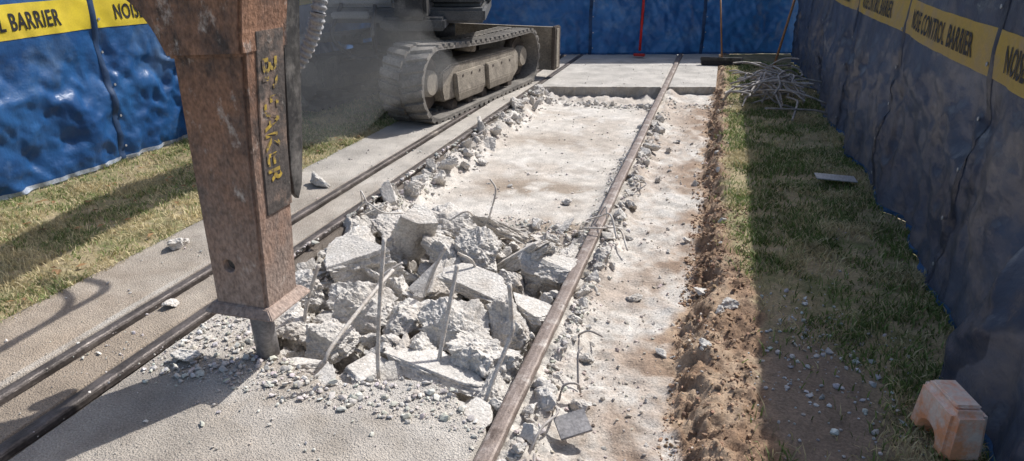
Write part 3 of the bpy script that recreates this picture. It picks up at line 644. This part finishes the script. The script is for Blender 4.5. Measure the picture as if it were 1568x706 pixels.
# ------------------------------------------------------------------ excavator
EXO=(-3.69,8.25,0)
ex=empty("excavator",EXO,math.radians(-6.8))
def track(tag,xc,side):
    W=.50;L2=1.28
    key=[]
    rN=.395;rF=.355;cN=(-L2,.41);cF=(L2,.385)
    for k in range(0,60): t=k/60;key.append((cN[0]+(cF[0]-cN[0])*t,.015+.015*t))
    for k in range(0,40): a=math.pi*k/40;key.append((cF[0]+rF*math.sin(a),cF[1]-rF*math.cos(a)))
    for k in range(0,60): t=k/60;key.append((cF[0]+(cN[0]-cF[0])*t,(cF[1]+rF)*(1-t)+(cN[1]+rN)*t-.03*math.sin(math.pi*t)))
    for k in range(0,40): a=math.pi*k/40;key.append((cN[0]-rN*math.sin(a),cN[1]+rN*math.cos(a)))
    K=np.array(key);Kc=np.vstack([K,K[:1]]);sl=np.r_[0,np.cumsum(np.hypot(*np.diff(Kc,axis=0).T))];per=sl[-1]
    def pt(d,off=0):
        d%=per;y=np.interp(d,sl,Kc[:,0]);z=np.interp(d,sl,Kc[:,1])
        e=.03;y1=np.interp((d+e)%per,sl,Kc[:,0]);z1=np.interp((d+e)%per,sl,Kc[:,1]);y0=np.interp((d-e)%per,sl,Kc[:,0]);z0=np.interp((d-e)%per,sl,Kc[:,1])
        ty,tz=y1-y0,z1-z0;l=math.hypot(ty,tz)+1e-9
        return (y+off*tz/l,z-off*ty/l)
    n=240;V=[];F=[]
    prof=[(-W/2,-.005),(-W/2,.028),(W/2,.028),(W/2,-.005)]
    for i in range(n):
        for (x,o_) in prof:
            y,z=pt(per*i/n,o_-.03);V.append((xc+x,y,z))
    for i in range(n):
        j=(i+1)%n
        for k in range(4): F.append((i*4+k,i*4+(k+1)%4,j*4+(k+1)%4,j*4+k))
    np_mesh("belt_"+tag,np.array(V),np.array(F),m_rubber,parent=ex)
    V=[];F=[];nl=int(per/.13)
    for i in range(nl):
        d=per*i/nl
        for sgn in (-1,1):
            o_=len(V)
            xa=xc+sgn*.02;xb=xc+sgn*(W/2+.006)
            for (x,sh) in ((xa,.05),(xb,-.0)):
                for (dd,hh) in ((-.046,-.008),(-.034,.026),(.034,.026),(.046,-.008)):
                    y,z=pt(d+dd+sh+(.065 if sgn>0 else 0),hh);V.append((x,y,z))
            for k in range(3):F.append((o_+k,o_+k+1,o_+k+5,o_+k+4))
            F.append((o_,o_+1,o_+2,o_+3));F.append((o_+4,o_+7,o_+6,o_+5));F.append((o_,o_+4,o_+7,o_+3))
        o_=len(V)
        for x in (xc-.04,xc+.04):
            for (dd,hh) in ((-.02,-.028),(-.012,-.065),(.012,-.065),(.02,-.028)):
                y,z=pt(d+dd,hh);V.append((x,y,z))
        for k in range(3):F.append((o_+k,o_+k+1,o_+k+5,o_+k+4))
        F.append((o_,o_+1,o_+2,o_+3));F.append((o_+4,o_+7,o_+6,o_+5))
    np_mesh("lugs_"+tag,np.array(V),np.array(F),m_rubber,parent=ex)
    for yy,rr,zz in ((-L2,.31,.41),(L2,.27,.385)):
        cyl("wheel_"+tag,rr,(xc-.06,yy,zz),(xc+.06,yy,zz),m_framed,ex,seg=40,bevel=.02)
        cyl("hub_"+tag,.14,(xc-.15,yy,zz),(xc+.15,yy,zz),m_frame,ex,seg=24,bevel=.02)
    for i in range(5):
        yy=-.8+i*.40;cyl("roller_"+tag,.075,(xc-.15,yy,.09),(xc+.15,yy,.09),m_framed,ex,bevel=.01)
    cyl("carrier_roller_"+tag,.05,(xc-.15,-.25,.675),(xc+.15,-.25,.675),m_frame,ex,bevel=.008)
    prs=[(-1.08,.18),(-1.12,.30),(-1.10,.50),(-.9,.56),(.95,.54),(1.05,.46),(1.05,.24),(.9,.16)]
    bm=bmesh.new();a=[bm.verts.new((xc-.17,y,z)) for y,z in prs];b=[bm.verts.new((xc+.17,y,z)) for y,z in prs]
    bm.faces.new(a);bm.faces.new(b[::-1])
    for i in range(len(prs)): bm.faces.new((a[i],b[i],b[(i+1)%len(prs)],a[(i+1)%len(prs)]))
    bmesh.ops.recalc_face_normals(bm,faces=bm.faces[:]);bmesh.ops.bevel(bm,geom=bm.edges[:],offset=.018,segments=2,affect='EDGES')
    finish(bm,"side_frame_"+tag,m_frame,ex)
    for (ya,yb) in ((-.85,-.12),(-.02,.80)):
        loft("frame_skirt_"+tag,[(.14,xc+side*.19-.02,xc+side*.19+.02,ya+.05,yb-.05),(.24,xc+side*.20-.03,xc+side*.20+.03,ya,yb),(.46,xc+side*.185-.03,xc+side*.185+.03,ya,yb)],m_frame,ex,.012)
    for yy in (-.07,.84): box("frame_gap_"+tag,(.02,.06,.22),(xc+side*.172,yy,.34),m_framed,ex,bevel=.006)
    for yy in (-.7,-.48,-.26,.12,.38,.64): cyl("frame_bolt_"+tag,.016,(xc+side*.20,yy,.42),(xc+side*.225,yy,.42),m_framed,ex,seg=6)
track("right",.80,1);track("left",-.80,-1)
box("car_body",(1.3,1.1,.28),(0,0,.52),m_framed,ex,bevel=.05)
for a in (-1,1):
    for b in (-1,1): box("leg",(.75,.22,.2),(a*.45,b*.55,.44),m_framed,ex,rot=(0,a*.15,a*b*.5),bevel=.03)
cyl("slew_ring",.5,(0,0,.64),(0,0,.97),m_black,ex,seg=48)
bm=bmesh.new();pr=[(0,.10),(.05,.22),(.06,.4),(.03,.58),(-.03,.72)]
rows=[]
for x in (-1.15,1.15): rows.append(([bm.verts.new((x,2.07+a,z)) for a,z in pr],[bm.verts.new((x,2.00+a*.6,z)) for a,z in pr]))
for k in range(4):
    bm.faces.new((rows[0][0][k],rows[1][0][k],rows[1][0][k+1],rows[0][0][k+1]));bm.faces.new((rows[0][1][k+1],rows[1][1][k+1],rows[1][1][k],rows[0][1][k]))
    for r_ in rows: bm.faces.new((r_[0][k],r_[0][k+1],r_[1][k+1],r_[1][k]))
bm.faces.new((rows[0][0][4],rows[1][0][4],rows[1][1][4],rows[0][1][4]));bm.faces.new((rows[0][0][0],rows[0][1][0],rows[1][1][0],rows[1][0][0]))
bmesh.ops.recalc_face_normals(bm,faces=bm.faces[:]);finish(bm,"blade",m_frame,ex)
for x in (-1.17,1.17): box("blade_end",(.05,.26,.62),(x,2.0,.43),m_framed,ex,bevel=.015);box("blade_rib",(.02,.10,.55),(x+.03,1.98,.43),m_frame,ex,bevel=.004)
for x in (-.4,.4): box("blade_arm",(.12,1.5,.14),(x,1.3,.36),m_framed,ex,bevel=.02)
up=empty("upper_structure",(0,0,0.05),math.radians(23));up.parent=ex
box("turntable_deck",(1.85,2.3,.16),(0,.1,1.02),m_body,up,bevel=.03)
box("skirt",(1.9,1.2,.26),(0,.75,1.18),m_body,up,bevel=.05)
box("counterweight",(1.9,.55,.8),(0,1.25,1.5),m_body,up,bevel=.12,seg=4)
box("engine_cover",(1.8,1.0,.85),(0,.75,1.6),m_silver,up,bevel=.08,seg=3)
box("side_tank",(.62,1.25,.55),(.6,-.25,1.38),m_body,up,bevel=.05,seg=3)
box("tank_panel",(.5,.03,.3),(.62,-.895,1.34),m_silver,up,bevel=.01)
box("cab_base",(.85,1.3,.35),(-.5,-.35,1.28),m_silver,up,bevel=.04)
box("cab_glazing",(.80,1.2,.95),(-.5,-.35,1.92),m_glass,up,bevel=.05,taper=(.92,.88))
box("cab_roof",(.86,1.25,.08),(-.5,-.32,2.42),m_body,up,bevel=.03)
for x in (-.9,-.1):
    for y in (-.95,.25): box("cab_pillar",(.06,.06,1.0),(x,y,1.9),m_body,up,bevel=.015)
box("boom_foot",(.34,.5,.5),(.15,-1.15,1.25),m_black,up,bevel=.04)
box("underguard",(.7,.5,.14),(.15,-1.05,.95),m_body,up,bevel=.03)
box("step_plate",(.42,.10,.07),(-.55,-1.08,1.03),m_silver,up,bevel=.015)
tubes("undercarriage_hoses",[(catmull([(-.2,-1.2,1.2),(-.25,-1.35,.85),(-.1,-1.1,.6),(0,-.6,.6)],10),.022,None),(catmull([(.3,-1.3,1.2),(.35,-1.45,.9),(.2,-1.1,.62),(.1,-.6,.6)],10),.022,None)],m_black,parent=ex)
def beam(name,p0,p1,w0,h0,w1,h1,mat,par):
    p0=Vector(p0);p1=Vector(p1);d=(p1-p0);L=d.length;q=d.to_track_quat('Y','Z').to_matrix().to_4x4()
    bm=bmesh.new();a=[bm.verts.new((sx_*w0/2,0,sz_*h0/2)) for sx_,sz_ in ((-1,-1),(1,-1),(1,1),(-1,1))];b=[bm.verts.new((sx_*w1/2,L,sz_*h1/2)) for sx_,sz_ in ((-1,-1),(1,-1),(1,1),(-1,1))]
    bm.faces.new(a);bm.faces.new(b[::-1])
    for k in range(4): bm.faces.new((a[k],b[k],b[(k+1)%4],a[(k+1)%4]))
    bmesh.ops.recalc_face_normals(bm,faces=bm.faces[:]);bmesh.ops.bevel(bm,geom=bm.edges[:],offset=.02,segments=2,affect='EDGES')
    bm.transform(Matrix.Translation(p0)@q);return finish(bm,name,mat,par)
Mi=(Matrix.Translation(EXO)@Matrix.Rotation(math.radians(-6.8),4,'Z')).inverted()
wl=lambda p:Mi@Vector(p)
beam("boom_lower",wl((-3.15,7.1,1.5)),wl((-2.80,6.2,2.75)),.30,.42,.30,.5,m_body,ex)
beam("boom_upper",wl((-2.80,6.25,2.7)),wl((-2.25,4.1,3.05)),.30,.5,.26,.32,m_body,ex)
beam("stick",wl((-2.36,4.6,3.2)),wl((-1.86,2.38,1.98)),.24,.42,.22,.26,m_body,ex)
cyl("boom_cylinder",.06,wl((-2.95,7.0,1.4)),wl((-2.66,5.8,2.45)),m_steel,ex)
cyl("stick_cylinder",.06,wl((-2.66,5.8,3.1)),wl((-2.33,4.55,3.42)),m_steel,ex)
box("hitch",(.3,.3,.22),wl((-1.84,2.32,2.02)),m_black,ex,bevel=.03)

# ------------------------------------------------------------------ small objects
ft=empty("barrier_foot_block",(.965,2.47,0),math.radians(14))
fb=box("body",(.145,.26,.205),(0,0,.1025),m_orange,ft,bevel=.02,seg=3,taper=(.86,.88))
c_=cyl("cut",.062,(-.3,.0,.025),(.04,.0,.025),None,ft,seg=28);apply_bool(fb,c_)
box("top_cap",(.09,.17,.016),(0,0,.211),m_orange,ft,bevel=.007)
box("steel_plate",(.30,.15,.008),(1.0,5.72,.055),m_metal,bevel=.002,rot=(.02,.03,.05))
box("broken_plate",(.13,.11,.012),(-.40,2.22,-.035),m_steel,bevel=.002,rot=(.25,-.2,.5))
sh=empty("shovel",(-1.33,12.55,0))
cyl("handle",.022,(0,0,.12),(-.03,.42,1.5),m_red,sh);box("blade",(.20,.12,.05),(0,-.03,.05),m_red,sh,rot=(-.15,0,0),bevel=.01);cyl("grip",.030,(-.012,.15,.55),(-.02,.27,.95),m_black,sh)
bo=empty("push_broom",(.02,12.0,0),.1)
cyl("handle",.014,(.05,.0,.12),(-.05,1.0,1.55),m_wood,bo);box("head",(.68,.07,.06),(.05,0,.10),m_black,bo,bevel=.01);box("bristles",(.66,.09,.08),(.05,0,.045),m_bristle,bo,bevel=.015,taper=(.98,.7))
rk=empty("digging_shovel",(.80,10.9,0),0)
cyl("handle",.018,(.0,.0,.12),(.30,.8,1.5),m_wood,rk);box("blade",(.22,.34,.015),(-.05,-.15,.05),m_steel,rk,rot=(.3,0,.3),bevel=.004)

# ------------------------------------------------------------------ airborne dust
D,F=ico(4);dn=fbm(D[:,0]*1.6+5,D[:,1]*1.6,D[:,2]*1.6,seed=44,oct=3)
dm=bpy.data.materials.new("dust_volume");dm.use_nodes=True;nt=dm.node_tree;nt.nodes.clear()
vo=nt.nodes.new("ShaderNodeVolumeScatter");vo.inputs["Density"].default_value=.17;vo.inputs["Color"].default_value=(.92,.91,.89,1);vo.inputs["Anisotropy"].default_value=.2
mo=nt.nodes.new("ShaderNodeOutputMaterial");nt.links.new(vo.outputs[0],mo.inputs["Volume"])
np_mesh("dust_cloud",D*(.55+.9*dn)[:,None]*np.array((1.0,1.5,.72))+np.array((-3.65,6.1,.72)),F,dm,smooth=True)

# ------------------------------------------------------------------ light, sky, camera
S=Vector((.5,.8,1.0)).normalized()
sun=bpy.data.lights.new("sun",'SUN');sun.energy=5.0;sun.angle=math.radians(.5);sun.color=(1,.985,.955)
so=bpy.data.objects.new("sun",sun);COL.objects.link(so);so.rotation_euler=S.to_track_quat('Z','Y').to_euler()
wd=bpy.data.worlds.new("World");scene.world=wd;wd.use_nodes=True;nt=wd.node_tree
sk=nt.nodes.new("ShaderNodeTexSky");sk.sky_type='NISHITA';sk.sun_disc=False;sk.sun_elevation=math.asin(S.z);sk.sun_rotation=math.atan2(S.x,S.y)
sk.dust_density=2.5
nt.links.new(sk.outputs[0],nt.nodes["Background"].inputs[0]);nt.nodes["Background"].inputs[1].default_value=.15
cam=bpy.data.cameras.new("camera");co=bpy.data.objects.new("camera",cam);COL.objects.link(co);scene.camera=co
cam.sensor_width=36;cam.lens=1050/1568*36;cam.clip_start=.05;cam.clip_end=600
co.location=(0,0,1.7);co.rotation_euler=(math.radians(90-21.942),0,math.radians(16.346))
scene.view_settings.view_transform='Standard';scene.view_settings.look='None';scene.view_settings.exposure=0
